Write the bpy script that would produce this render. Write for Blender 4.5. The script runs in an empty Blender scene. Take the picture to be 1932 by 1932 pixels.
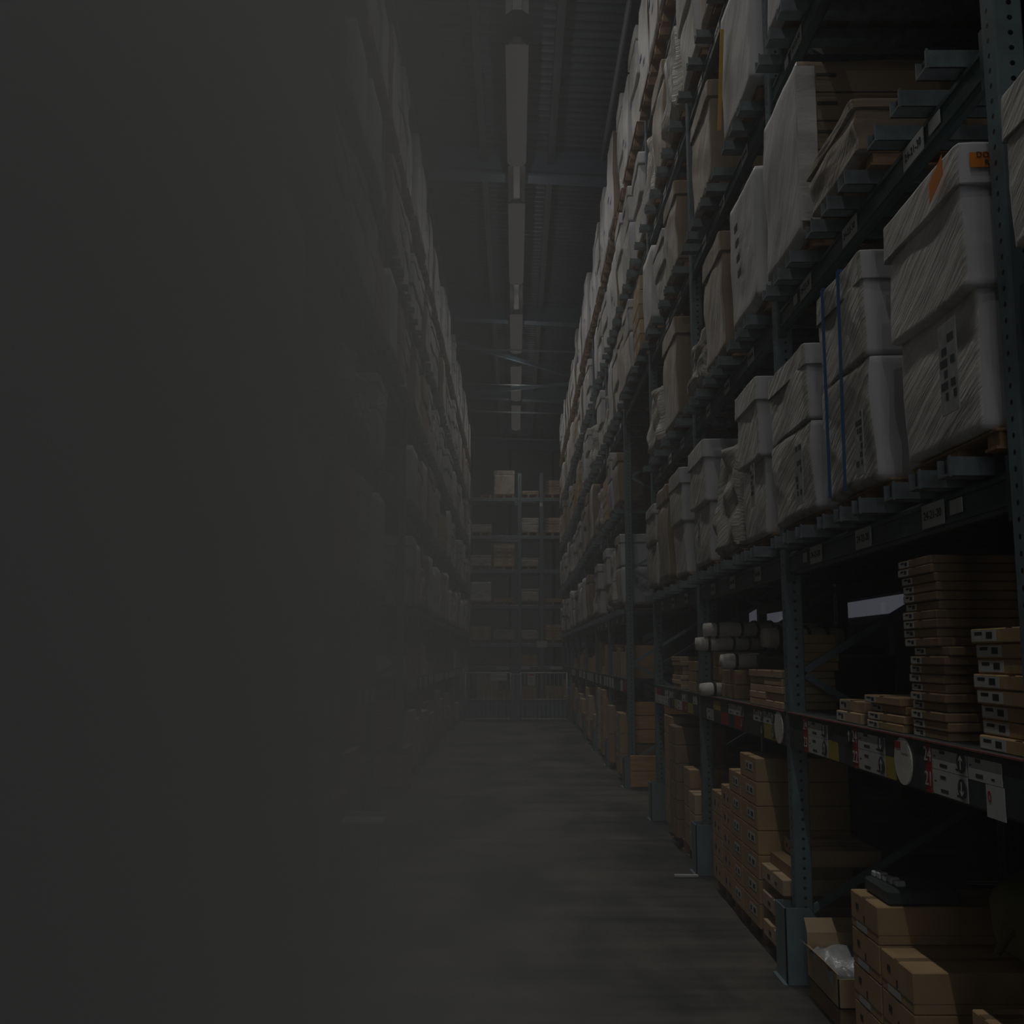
import bpy, bmesh, math, random
from mathutils import Vector, Matrix, noise
R = math.radians
C = bpy.context.scene.collection
S = bpy.context.scene
rnd = random.Random(7)

# ------------------------------------------------------------------ camera, world, lamps, exposure
cd = bpy.data.cameras.new('camera'); cam = bpy.data.objects.new('camera', cd); C.objects.link(cam)
cd.sensor_width = 36; cd.lens = 2002 / 1932 * 36; cd.clip_start = 0.05; cd.clip_end = 200
cam.location = (0, 0, 1.68); cam.rotation_euler = (R(90) + math.atan(272 / 2002), 0, math.atan(6 / 2002))
S.camera = cam
w = bpy.data.worlds.new('world'); S.world = w; w.use_nodes = True
w.node_tree.nodes['Background'].inputs[0].default_value = (0.93, 0.98, 1.0, 1)
w.node_tree.nodes['Background'].inputs[1].default_value = 0.02
vs = S.view_settings; vs.view_transform = 'Standard'; vs.look = 'None'; vs.gamma = 1; vs.use_curve_mapping = False
vs.exposure = 0.0
S.cycles.use_denoising = True
S.cycles.max_bounces = 6; S.cycles.diffuse_bounces = 2; S.cycles.glossy_bounces = 2
S.cycles.volume_bounces = 3; S.cycles.transparent_max_bounces = 16
S.cycles.sample_clamp_indirect = 1.0
LAMP_POWER = 58.0; REAR_FILL_POWER = 31
# the lamps hang in one row over the aisle: each throws most of its light straight down, some to the sides and the roof
for i, ly in enumerate([-7.8, -5.7, -3.6, -1.5, 0.6, 2.7, 4.8, 6.9, 9.0, 11.1, 13.2, 15.3, 17.6, 19.8, 22.2, 24.6, 27.0, 29.4, 31.8, 34.2, 36.6, 38.7, 42.0]):  # farthest light is past the last fixture, added to brighten the end wall
    for kind in ('SPOT', 'POINT'):
        ld = bpy.data.lights.new('lamp_light', kind); ld.shadow_soft_size = 0.0
        if kind == 'SPOT': ld.energy = LAMP_POWER; ld.spot_size = R(118); ld.spot_blend = .9
        else: ld.energy = LAMP_POWER * .07
        ld.color = (1.0, 0.975, 0.93)
        lo = bpy.data.objects.new('lamp_light', ld); C.objects.link(lo); lo.location = (0.03, ly, 10.0 if kind == 'SPOT' else 9.75)

# unseen area light added behind the viewer to light the grey volume
al = bpy.data.lights.new('rear_fill', 'AREA'); al.shape = 'RECTANGLE'; al.size = 2.7; al.size_y = 5.4; al.energy = REAR_FILL_POWER; al.color = (.90, .965, 1.0)
ao = bpy.data.objects.new('rear_fill', al); C.objects.link(ao); ao.location = (0, -8.9, 2.75); ao.rotation_euler = (R(90), 0, 0)

# ------------------------------------------------------------------ materials
def mk(name):
    m = bpy.data.materials.new(name); m.use_nodes = True
    nt = m.node_tree; b = nt.nodes['Principled BSDF']; return m, nt, b
def N(nt, t, **kw):
    n = nt.nodes.new(t)
    for k, v in kw.items(): setattr(n, k, v)
    return n
def coords(nt, scale=(1, 1, 1), rot=(0, 0, 0), rand=True):
    tc = N(nt, 'ShaderNodeTexCoord'); mp = N(nt, 'ShaderNodeMapping', vector_type='TEXTURE'); scale = tuple(1 / k for k in scale)
    mp.inputs['Scale'].default_value = scale; mp.inputs['Rotation'].default_value = rot
    nt.links.new(tc.outputs['Object'], mp.inputs['Vector'])
    if rand:
        oi = N(nt, 'ShaderNodeObjectInfo'); mu = N(nt, 'ShaderNodeMath', operation='MULTIPLY'); mu.inputs[1].default_value = 37.0
        nt.links.new(oi.outputs['Random'], mu.inputs[0]); nt.links.new(mu.outputs[0], mp.inputs['Location'])
    return mp.outputs['Vector']
def noise_n(nt, vec, scale, detail=4, rough=.55, dist=0):
    n = N(nt, 'ShaderNodeTexNoise'); n.inputs['Scale'].default_value = scale; n.inputs['Detail'].default_value = detail
    n.inputs['Roughness'].default_value = rough; n.inputs['Distortion'].default_value = dist
    nt.links.new(vec, n.inputs['Vector']); return n.outputs['Fac']
def ramp(nt, fac, stops):
    r = N(nt, 'ShaderNodeValToRGB'); e = r.color_ramp.elements
    while len(e) < len(stops): e.new(.5)
    for i, (p, c) in enumerate(stops): e[i].position = p; e[i].color = (*c, 1)
    nt.links.new(fac, r.inputs['Fac']); return r.outputs['Color']
def bump(nt, b, h, strength, dist=.01):
    n = N(nt, 'ShaderNodeBump'); n.inputs['Strength'].default_value = strength; n.inputs['Distance'].default_value = dist
    nt.links.new(h, n.inputs['Height']); nt.links.new(n.outputs['Normal'], b.inputs['Normal'])
def plain(name, col, rough=.6, metal=0, var=.25, scale=6, bmp=0):
    m, nt, b = mk(name); v = coords(nt)
    f = noise_n(nt, v, scale)
    lo = tuple(c * (1 - var) for c in col); hi = tuple(min(1, c * (1 + var)) for c in col)
    nt.links.new(ramp(nt, f, [(.3, lo), (.7, hi)]), b.inputs['Base Color'])
    b.inputs['Roughness'].default_value = rough; b.inputs['Metallic'].default_value = metal
    if bmp: bump(nt, b, noise_n(nt, v, scale * 6), bmp, .004)
    return m
def wrap_mat(name, hi, lo, ang, stretch=16, strength=.8, rough=.32, bd=.022):
    m, nt, b = mk(name)
    v = coords(nt, (1, 1.1, stretch), (R(-ang), 0, 0))
    f = noise_n(nt, v, 1.7, 6, .65, .12)
    v2 = coords(nt, (1.0, 1.0, 1.0)); g = noise_n(nt, v2, 2.6, 3)
    mx = N(nt, 'ShaderNodeMath', operation='MULTIPLY'); nt.links.new(f, mx.inputs[0]); mx.inputs[1].default_value = .55
    ad = N(nt, 'ShaderNodeMath', operation='MULTIPLY_ADD'); nt.links.new(g, ad.inputs[0]); ad.inputs[1].default_value = .45; nt.links.new(mx.outputs[0], ad.inputs[2])
    nt.links.new(ramp(nt, ad.outputs[0], [(.34, lo), (.52, hi), (.66, tuple(min(1, c * 1.18) for c in hi))]), b.inputs['Base Color'])
    b.inputs['Roughness'].default_value = rough
    bump(nt, b, f, strength, bd)
    return m
M = {}
M['wrap'] = wrap_mat('stretch_wrap', (.74, .72, .68), (.46, .44, .41), 26, 12, .9)
M['wrap_streak'] = wrap_mat('streaky_stretch_wrap', (.72, .70, .64), (.27, .26, .235), 24, 22, 1.0, .24, .04)
M['wrap_bright'] = wrap_mat('milky_stretch_wrap', (.76, .755, .75), (.50, .49, .48), 55, 5, .5, .42)
M['wrap_brown'] = wrap_mat('clear_wrap_on_cardboard', (.60, .53, .45), (.30, .245, .19), 62, 10, .8, .3)
M['white_card'] = plain('white_cardboard', (.66, .66, .69), .75, 0, .07, 5)
M['card'] = plain('brown_cardboard', (.52, .35, .18), .8, 0, .14, 4, .15)
M['card_pale'] = plain('pale_cardboard', (.62, .46, .28), .8, 0, .14, 4, .15)
M['card_dark'] = plain('dark_cardboard', (.32, .215, .12), .85, 0, .2, 4, .15)
M['card_side'] = plain('grey_brown_cardboard', (.30, .225, .155), .85, 0, .15, 4, .15)
M['paper'] = plain('label_paper', (.62, .63, .62), .7, 0, .06, 8)
M['label_grey'] = plain('grey_label_under_film', (.42, .43, .44), .4, 0, .25, 25)
M['ink'] = plain('printed_ink', (.035, .04, .045), .6, 0, .2, 30)
M['tape'] = plain('packing_tape', (.30, .21, .13), .3, 0, .1, 6)
M['green'] = plain('dark_green_paint', (.045, .085, .085), .45, 0, .3, 7, .2)
M['galv'] = plain('galvanised_steel', (.21, .25, .27), .42, .35, .25, 14, .1)
M['grey_paint'] = plain('grey_blue_paint', (.22, .29, .33), .5, 0, .15, 6)
M['wood'] = plain('pallet_wood', (.33, .20, .11), .8, 0, .3, 9, .3)
M['board_wood'] = None
M['red'] = plain('red_sign', (.42, .03, .035), .55, 0, .1, 5)
M['tray_red'] = plain('dusty_red_edge', (.30, .10, .10), .6, 0, .2, 9)
M['yellow'] = plain('yellow_sign', (.50, .40, .05), .55, 0, .1, 5)
M['dark_sign'] = plain('dark_sign', (.05, .065, .07), .5, 0, .3, 12)
M['orange'] = plain('orange_label', (.95, .28, .02), .5, 0, .05, 5)
M['blue'] = plain('blue_strap', (.02, .09, .22), .4, 0, .1, 5)
M['yellow_strap'] = plain('yellow_strap', (.70, .42, .03), .4, 0, .1, 5)
M['roll'] = plain('white_roll_fabric', (.78, .75, .70), .8, 0, .15, 8, .3)
M['black'] = plain('black_strap_and_bar_shade', (.02, .02, .022), .5, 0, .1, 5)
M['film'] = plain('plastic_film', (.55, .58, .58), .15, 0, .3, 10, .5)
M['olive'] = plain('olive_sack', (.17, .16, .05), .7, 0, .3, 4, .3)
M['shelf'] = plain('shelf_steel', (.07, .085, .09), .55, .2, .3, 6)
M['girder'] = plain('blue_grey_girder', (.10, .15, .20), .6, 0, .1, 3)
M['purlin'] = plain('purlin_steel', (.05, .06, .07), .6, 0, .15, 3)
M['pipe'] = plain('white_pipe', (.24, .27, .29), .5, 0, .1, 3)
M['housing'] = plain('lamp_housing', (.10, .10, .105), .5, 0, .05, 3)
M['wall_dark'] = plain('dark_wall', (.05, .055, .062), .9, 0, .2, 2)
M['bin'] = plain('pale_plastic', (.5, .5, .5), .5, 0, .1, 3)
M['blue_mark'] = plain('blue_print', (.04, .10, .30), .5, 0, .1, 5)
# post paint with punched holes
def post_mat(name, col, spacing=.05, r=.0085):
    m, nt, b = mk(name)
    tc = N(nt, 'ShaderNodeTexCoord'); sp = N(nt, 'ShaderNodeSeparateXYZ'); nt.links.new(tc.outputs['Object'], sp.inputs[0])
    def mth(op, a, bb=None, c=None):
        n = N(nt, 'ShaderNodeMath', operation=op)
        for i, x in enumerate((a, bb, c)):
            if x is None: continue
            if isinstance(x, (int, float)): n.inputs[i].default_value = x
            else: nt.links.new(x, n.inputs[i])
        return n.outputs[0]
    zz = mth('SUBTRACT', mth('MODULO', sp.outputs['Z'], spacing), spacing / 2)
    z2 = mth('MULTIPLY', zz, zz)
    xo = mth('ADD', sp.outputs['X'], -0.004)
    dx = mth('SQRT', mth('ADD', mth('MULTIPLY', xo, xo), z2)); dy = mth('SQRT', mth('ADD', mth('MULTIPLY', sp.outputs['Y'], sp.outputs['Y']), z2))
    hole = mth('LESS_THAN', mth('MINIMUM', dx, dy), r)
    f = noise_n(nt, coords(nt), 9)
    c = ramp(nt, f, [(.3, tuple(x * .8 for x in col)), (.7, tuple(x * 1.15 for x in col))])
    mx = N(nt, 'ShaderNodeMix', data_type='RGBA'); nt.links.new(hole, mx.inputs[0]); nt.links.new(c, mx.inputs[6]); mx.inputs[7].default_value = (.004, .005, .006, 1)
    nt.links.new(mx.outputs[2], b.inputs['Base Color']); b.inputs['Roughness'].default_value = .5
    return m
M['post'] = post_mat('perforated_post_paint', (.17, .225, .245))
def board_mat():
    m, nt, b = mk('crate_boards')
    v = coords(nt, (1, 1, 9), rand=False); f = noise_n(nt, v, 2.5, 5, .6, .6)
    nt.links.new(ramp(nt, f, [(.3, (.55, .27, .09)), (.6, (.78, .43, .17)), (.8, (.64, .34, .13))]), b.inputs['Base Color'])
    b.inputs['Roughness'].default_value = .7; bump(nt, b, f, .2, .004); return m
M['board_wood'] = board_mat()
def floor_mat():
    m, nt, b = mk('polished_concrete')
    v = coords(nt, (1.0, .55, 1), rand=False); f = noise_n(nt, v, 1.25, 6, .6, .5)
    v2 = coords(nt, (.25, 2.2, 1), rand=False); g = noise_n(nt, v2, 1.5, 4, .6)
    mx = N(nt, 'ShaderNodeMath', operation='MULTIPLY_ADD'); nt.links.new(g, mx.inputs[0]); mx.inputs[1].default_value = .4
    mu = N(nt, 'ShaderNodeMath', operation='MULTIPLY'); nt.links.new(f, mu.inputs[0]); mu.inputs[1].default_value = .62; nt.links.new(mu.outputs[0], mx.inputs[2])
    nt.links.new(ramp(nt, mx.outputs[0], [(.42, (.022, .028, .031)), (.50, (.075, .071, .066)), (.59, (.145, .13, .112))]), b.inputs['Base Color'])
    nt.links.new(ramp(nt, g, [(.3, (.45,) * 3), (.7, (.65,) * 3)]), b.inputs['Roughness'])
    bump(nt, b, f, .12, .01); return m
M['floor'] = floor_mat()
def deck_mat():
    m, nt, b = mk('corrugated_deck')
    f = noise_n(nt, coords(nt, rand=False), 1.2)
    nt.links.new(ramp(nt, f, [(.3, (.06, .078, .093)), (.7, (.09, .112, .13))]), b.inputs['Base Color'])
    b.inputs['Roughness'].default_value = .45; b.inputs['Metallic'].default_value = .3; return m
M['deck'] = deck_mat()
M['panel'] = plain('end_wall_panel', (.27, .29, .31), .8, 0, .08, .6)
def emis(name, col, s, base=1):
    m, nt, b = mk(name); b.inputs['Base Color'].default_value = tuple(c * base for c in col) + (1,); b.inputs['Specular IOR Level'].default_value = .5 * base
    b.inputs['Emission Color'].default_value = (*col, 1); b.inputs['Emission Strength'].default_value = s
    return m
M['lamp'] = emis('lit_lamp_tube', (1.0, .95, .90), .042, 0)
M['aisle_glow'] = emis('next_aisle_glow', (.80, .84, 1.0), .05)  # dim glow for the panels imitating the next aisle
def fade_mat():
    m = bpy.data.materials.new('grey_fade'); m.use_nodes = True; nt = m.node_tree; nt.nodes.clear()
    o = N(nt, 'ShaderNodeOutputMaterial'); vs_ = N(nt, 'ShaderNodeVolumePrincipled')
    vs_.inputs['Density'].default_value = FADE_DENSITY; vs_.inputs['Color'].default_value = (.97, .968, .965, 1)
    vs_.inputs['Anisotropy'].default_value = 0
    nt.links.new(vs_.outputs[0], o.inputs['Volume']); return m
FADE_DENSITY = 1.4

# ------------------------------------------------------------------ mesh helpers
class MB:
    def __init__(s): s.v = []; s.f = []; s.m = []
    def face(s, pts, mi=0):
        n = len(s.v); s.v += [tuple(p) for p in pts]; s.f.append(tuple(range(n, n + len(pts)))); s.m.append(mi)
    def box(s, x0, x1, y0, y1, z0, z1, mi=0, ch=0, side=None, top=None):
        """chamfered box; side = material of the faces facing along y, top = of the top"""
        ms = mi if side is None else side; mt = mi if top is None else top
        c = min(ch, (x1 - x0) / 3, (y1 - y0) / 3, (z1 - z0) / 3)
        n = len(s.v)
        if c <= 0:
            s.v += [(x, y, z) for x in (x0, x1) for y in (y0, y1) for z in (z0, z1)]
            F = [((0, 1, 3, 2), mi), ((4, 6, 7, 5), mi), ((0, 4, 5, 1), ms), ((2, 3, 7, 6), ms), ((0, 2, 6, 4), mi), ((1, 5, 7, 3), mt)]
            for q, k in F: s.f.append(tuple(n + i for i in q)); s.m.append(k)
            return
        idx = {}
        for a in (0, 1):
            for b in (0, 1):
                for d in (0, 1):
                    X, Y, Z = (x0, x1)[a], (y0, y1)[b], (z0, z1)[d]
                    sx, sy, sz = (c, -c)[a], (c, -c)[b], (c, -c)[d]
                    for ax, p in enumerate(((X, Y + sy, Z + sz), (X + sx, Y, Z + sz), (X + sx, Y + sy, Z))):
                        idx[(a, b, d, ax)] = len(s.v); s.v.append(p)
        def F(keys, k): s.f.append(tuple(idx[q] for q in keys)); s.m.append(k)
        F([(0, 0, 0, 0), (0, 0, 1, 0), (0, 1, 1, 0), (0, 1, 0, 0)], mi); F([(1, 0, 0, 0), (1, 1, 0, 0), (1, 1, 1, 0), (1, 0, 1, 0)], mi)
        F([(0, 0, 0, 1), (1, 0, 0, 1), (1, 0, 1, 1), (0, 0, 1, 1)], ms); F([(0, 1, 0, 1), (0, 1, 1, 1), (1, 1, 1, 1), (1, 1, 0, 1)], ms)
        F([(0, 0, 0, 2), (0, 1, 0, 2), (1, 1, 0, 2), (1, 0, 0, 2)], mi); F([(0, 0, 1, 2), (1, 0, 1, 2), (1, 1, 1, 2), (0, 1, 1, 2)], mt)
        for a in (0, 1):
            for b in (0, 1):
                F([(a, b, 0, 0), (a, b, 1, 0), (a, b, 1, 1), (a, b, 0, 1)], ms)
        for a in (0, 1):
            for d in (0, 1): F([(a, 0, d, 0), (a, 1, d, 0), (a, 1, d, 2), (a, 0, d, 2)], mi)
        for b in (0, 1):
            for d in (0, 1): F([(0, b, d, 1), (1, b, d, 1), (1, b, d, 2), (0, b, d, 2)], ms)
        for a in (0, 1):
            for b in (0, 1):
                for d in (0, 1): F([(a, b, d, 0), (a, b, d, 1), (a, b, d, 2)], mi)
    def tube(s, p0, p1, r, n=10, mi=0, r1=None):
        p0, p1 = Vector(p0), Vector(p1); d = (p1 - p0).normalized(); u = d.orthogonal().normalized(); w_ = d.cross(u)
        r1 = r if r1 is None else r1; k = len(s.v)
        for P, rr in ((p0, r), (p1, r1)):
            for i in range(n):
                a = 2 * math.pi * i / n; s.v.append(tuple(P + u * math.cos(a) * rr + w_ * math.sin(a) * rr))
        for i in range(n):
            j = (i + 1) % n; s.f.append((k + i, k + j, k + n + j, k + n + i)); s.m.append(mi)
        s.f.append(tuple(k + i for i in range(n))[::-1]); s.m.append(mi); s.f.append(tuple(k + n + i for i in range(n))); s.m.append(mi)
    def beam(s, p0, p1, wx, wz, mi=0):
        """flat bar between two points, half sizes wx (sideways) and wz"""
        p0, p1 = Vector(p0), Vector(p1); d = (p1 - p0).normalized(); up = Vector((0, 1, 0)) if abs(d.y) < .9 else Vector((1, 0, 0))
        a = d.cross(up).normalized(); b = d.cross(a).normalized(); k = len(s.v)
        for P in (p0, p1):
            for sa, sb in ((-1, -1), (1, -1), (1, 1), (-1, 1)): s.v.append(tuple(P + a * sa * wx + b * sb * wz))
        for i in range(4):
            j = (i + 1) % 4; s.f.append((k + i, k + j, k + 4 + j, k + 4 + i)); s.m.append(mi)
        s.f.append((k + 3, k + 2, k + 1, k)); s.m.append(mi); s.f.append((k + 4, k + 5, k + 6, k + 7)); s.m.append(mi)
    def mesh(s, name, mats, smooth=False):
        me = bpy.data.meshes.new(name); me.from_pydata(s.v, [], s.f)
        for m in mats: me.materials.append(M[m])
        me.polygons.foreach_set('material_index', s.m)
        bm = bmesh.new(); bm.from_mesh(me); bmesh.ops.recalc_face_normals(bm, faces=bm.faces); bm.to_mesh(me); bm.free()
        if smooth: me.polygons.foreach_set('use_smooth', [True] * len(me.polygons))
        me.update(); return me
def link(name, me, parent=None, loc=(0, 0, 0), rot=(0, 0, 0), sc=(1, 1, 1)):
    o = bpy.data.objects.new(name, me); C.objects.link(o); o.location = loc; o.rotation_euler = rot; o.scale = sc
    if parent: o.parent = parent
    return o
def build(name, mb, mats, parent=None, loc=(0, 0, 0), rot=(0, 0, 0), smooth=False):
    return link(name, mb.mesh(name, mats, smooth), parent, loc, rot)
def bx(name, dims, mats, parent=None, loc=(0, 0, 0), rot=(0, 0, 0), ch=0, **k):
    mb = MB(); mb.box(*dims, ch=ch, **k); return build(name, mb, mats if isinstance(mats, (list, tuple)) else [mats], parent, loc, rot)
def tag(o, label, cat, group=None, kind=None):
    o['label'] = label; o['category'] = cat
    if group: o['group'] = group
    if kind: o['kind'] = kind
    return o
def struct(name, mb, mats, label=None, cat='structure', smooth=False):
    o = build(name, mb, mats, smooth=smooth); o['kind'] = 'structure'
    if label: o['label'] = label; o['category'] = cat
    return o
def empty(name, loc=(0, 0, 0), rz=0):
    o = bpy.data.objects.new(name, None); C.objects.link(o); o.location = loc; o.rotation_euler = (0, 0, rz); o.empty_display_size = .1; return o
def kids(o): return [c for c in ALLKIDS.get(o.name, [])]
def copy_tree(src, parent=None):
    c = src.copy(); C.objects.link(c)
    if parent is not None: c.parent = parent
    for ch in src.children: copy_tree(ch, c)
    return c
def text(body, size, mat, parent, loc, rot, name='lettering'):
    cu = bpy.data.curves.new(name, 'FONT'); cu.body = body; cu.size = size; cu.align_x = 'CENTER'; cu.align_y = 'CENTER'; cu.extrude = .0006; cu.resolution_u = 3
    t = bpy.data.objects.new('tmp', cu); C.objects.link(t)
    dg = bpy.context.evaluated_depsgraph_get(); me = bpy.data.meshes.new_from_object(t.evaluated_get(dg))
    bpy.data.objects.remove(t); me.materials.clear(); me.materials.append(M[mat])
    return link(name, me, parent, loc, rot)
AISLE_R = (R(90), 0, R(-90))     # lettering that faces the aisle from the right rack
CAMWARD = (R(90), 0, 0)          # lettering that faces down the aisle
ORD = ['first', 'second', 'third', 'fourth', 'fifth', 'sixth', 'seventh', 'eighth', 'ninth', 'tenth', 'eleventh', 'twelfth', 'thirteenth', 'fourteenth',
       'fifteenth', 'sixteenth', 'seventeenth', 'eighteenth', 'nineteenth', 'twentieth', 'twenty-first', 'twenty-second', 'twenty-third', 'twenty-fourth', 'twenty-fifth', 'twenty-sixth']

# ------------------------------------------------------------------ shell
mb = MB(); mb.box(-4.6, 4.6, -9, 46, -.2, 0); struct('floor', mb, ['floor'])
def roof_z(x): return 11.0 - .05 * x
mb = MB(); y = -9.0; p = .22
while y < 46:
    for (ya, yb, za, zb) in ((0, .07, .09, .09), (.07, .11, .09, 0), (.11, .18, 0, 0), (.18, .22, 0, .09)):
        mb.face([(-4.6, y + ya, roof_z(-4.6) + za), (4.6, y + ya, roof_z(4.6) + za), (4.6, y + yb, roof_z(4.6) + zb), (-4.6, y + yb, roof_z(-4.6) + zb)])
    y += p
mb.box(-4.6, 4.6, -9, 46, 11.4, 11.5)
struct('ceiling', mb, ['deck'])
mb = MB(); mb.box(-4.8, -4.6, -9, 46, -.2, 11.5); struct('wall_left', mb, ['wall_dark'])
mb = MB(); mb.box(4.6, 4.8, -9, 46, -.2, 11.5); struct('wall_right', mb, ['wall_dark'])
mb = MB()
mb.box(-4.6, 4.6, 46, 46.2, -.2, 11.5)
struct('wall_back', mb, ['panel'])
for i, x in enumerate((-1.9, -.22, 1.66, 3.4)):
    mb = MB(); mb.box(x - .05, x + .05, 45.9, 46, 0, 11); struct('trim_%d' % (i + 30), mb, ['wall_dark'])
mb = MB()
mb.box(-4.6, -1.5, -9.2, -9, -.2, 11.5); mb.box(1.5, 4.6, -9.2, -9, -.2, 11.5); mb.box(-1.5, 1.5, -9.2, -9, 7.5, 11.5)
struct('wall_front', mb, ['wall_dark'])
mb = MB(); mb.box(1.5, 1.6, -9, 2.25, 0, 9); struct('light_block_right', mb, ['wall_dark'])  # unseen panel added to keep rear light out of the right rack
mb = MB(); mb.box(-1.6, -1.5, -9, 1.0, 0, 9); struct('light_block_left', mb, ['wall_dark'])  # matching unseen panel added to narrow the rear light
# unseen opening behind the viewer, added to let fill light in
for i, gy in enumerate((-6.9, 1.7, 10.2, 18.67, 27.2, 35.8, 44.7)):
    mb = MB()
    for x0, x1 in ((-4.6, 4.6),):
        for (ya, yb, za, zb) in ((-.17, .17, -.55, -.51), (-.02, .02, -.51, -.1), (-.17, .17, -.1, -.06)):
            mb.v += []; k = len(mb.v)
            mb.v += [(x, gy + yy, roof_z(x) + zz) for x in (x0, x1) for yy in (ya, yb) for zz in (za, zb)]
            for q in ((0, 1, 3, 2), (4, 6, 7, 5), (0, 4, 5, 1), (2, 3, 7, 6), (0, 2, 6, 4), (1, 5, 7, 3)):
                mb.f.append(tuple(k + j for j in q)); mb.m.append(0)
    o = struct('trim_%d' % (i + 1), mb, ['girder'])
for i, x in enumerate((-4.0, -3.05, -1.8, -.58, .66, 1.9, 3.1, 4.2)):
    mb = MB(); mb.box(x - .06, x + .06, -9, 46, roof_z(x) - .24, roof_z(x) - .02); struct('trim_%d' % (i + 8), mb, ['purlin'])
# roof bracing rods and sprinkler pipes
def pipe(label, pts, r, mat='pipe', name='sprinkler_pipe', cat='pipe', grp='thin pipes under the roof'):
    mb = MB()
    for a, b in zip(pts[:-1], pts[1:]): mb.tube(a, b, r, 8)
    mb_ = MB(); o = build(name, mb, [mat], smooth=True); return tag(o, label, cat, grp)
pipe('thin white pipe crossing under the roof just beyond the second girder', [(-4.62, 28.6, 10.25), (4.62, 28.6, 9.95)], .03)
pipe('thin white pipe crossing under the roof before the third girder', [(-4.62, 34.9, 9.95), (4.62, 34.9, 9.65)], .035)
pipe('thin white pipe crossing under the roof halfway between the far girders', [(-4.62, 32.0, 10.1), (4.62, 32.0, 9.9)], .022)
pipe('thin white pipe crossing under the roof beyond the third girder', [(-4.62, 40.5, 10.2), (4.62, 40.5, 9.9)], .035)
pipe('pale drop pipe running along the roof right of the lamps', [(1.62, 8, 10.8), (1.62, 18.6, 10.8)], .05)
for (a, b, l) in (((-1.9, 28.2, 10.3), (2.6, 31.5, 9.9), 'steel roof brace slanting down to the right beyond the second girder'),
                  ((-1.9, 33.6, 10.1), (2.4, 32.0, 10.1), 'steel roof brace slanting up to the right before the third girder')):
    mb = MB(); mb.beam(a, b, .05, .05); tag(build('roof_brace', mb, ['girder']), l, 'brace', 'roof braces')
# added glow panels on the side wall, standing in for the lit next aisle
mb = MB(); mb.box(4.52, 4.6, 12.2, 14.9, 2.2, 2.40); struct('glow_panel_1', mb, ['aisle_glow'])
mb = MB(); mb.box(4.52, 4.6, 17.3, 20.6, 2.2, 2.55); struct('glow_panel_2', mb, ['aisle_glow'])

# ------------------------------------------------------------------ lamps
def lamp(y0, y1, lit, label):
    y0 *= 1.11; y1 *= 1.11
    t = empty('ceiling_lamp', (0.03, (y0 + y1) / 2, 10.25)); h = (y1 - y0) / 2
    tag(t, label, 'lamp', 'ceiling lamps in a row over the aisle')
    mb = MB(); mb.box(-.07, .07, -h, h, .06, .13, ch=.01)
    for s_ in (-1, 1): mb.face([(s_ * .07, -h, .06), (s_ * .15, -h, 0), (s_ * .15, h, 0), (s_ * .07, h, .06)]); mb.face([(s_ * .075, -h, .065), (s_ * .155, -h, .005), (s_ * .155, h, .005), (s_ * .075, h, .065)])
    build('housing', mb, ['housing'], t)
    if lit:
        mb = MB(); n = 10; k = 0
        for yy in (-h + .02, h - .02):
            for i in range(n + 1):
                a = math.pi * i / n; mb.v.append((0.165 * math.cos(a), yy, .02 - .08 * math.sin(a)))
        for i in range(n): mb.f.append((i, i + 1, n + 2 + i, n + 1 + i)); mb.m.append(0)
        mb.f.append((0, n, 2 * n + 1, n + 1)); mb.m.append(0); mb.f.append(tuple(range(n + 1))); mb.m.append(0); mb.f.append(tuple(range(n + 1, 2 * n + 2))); mb.m.append(0)
        build('lamp_diffuser', mb, ['lamp'], t, smooth=False)
    mb = MB()
    for yy in (-h * .7, h * .7): mb.tube((0, yy, .13), (0, yy, .74), .008, 6)
    build('suspension_rod', mb, ['housing'], t)
for y0, y1, lit, l in ((8.3, 11.95, 0, 'unlit ceiling lamp at the top edge, nearest of the row'), (12.6, 15.9, 1, 'nearest lit ceiling lamp, just past the unlit one'),
                       (16.0, 17.35, 0, 'short dark lamp housing between the first and second lit ceiling lamps'), (17.4, 21.3, 1, 'second lit ceiling lamp, over the first far bays'),
                       (21.4, 23.35, 0, 'dark lamp housing between the second and third lit ceiling lamps'), (23.4, 26.4, 1, 'third lit ceiling lamp, before the second girder'),
                       (27.8, 31.5, 1, 'fourth lit ceiling lamp, beyond the second girder'), (32.3, 35.7, 1, 'farthest lit ceiling lamp, small above the end rack')):
    lamp(y0, y1, lit, l)

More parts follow.
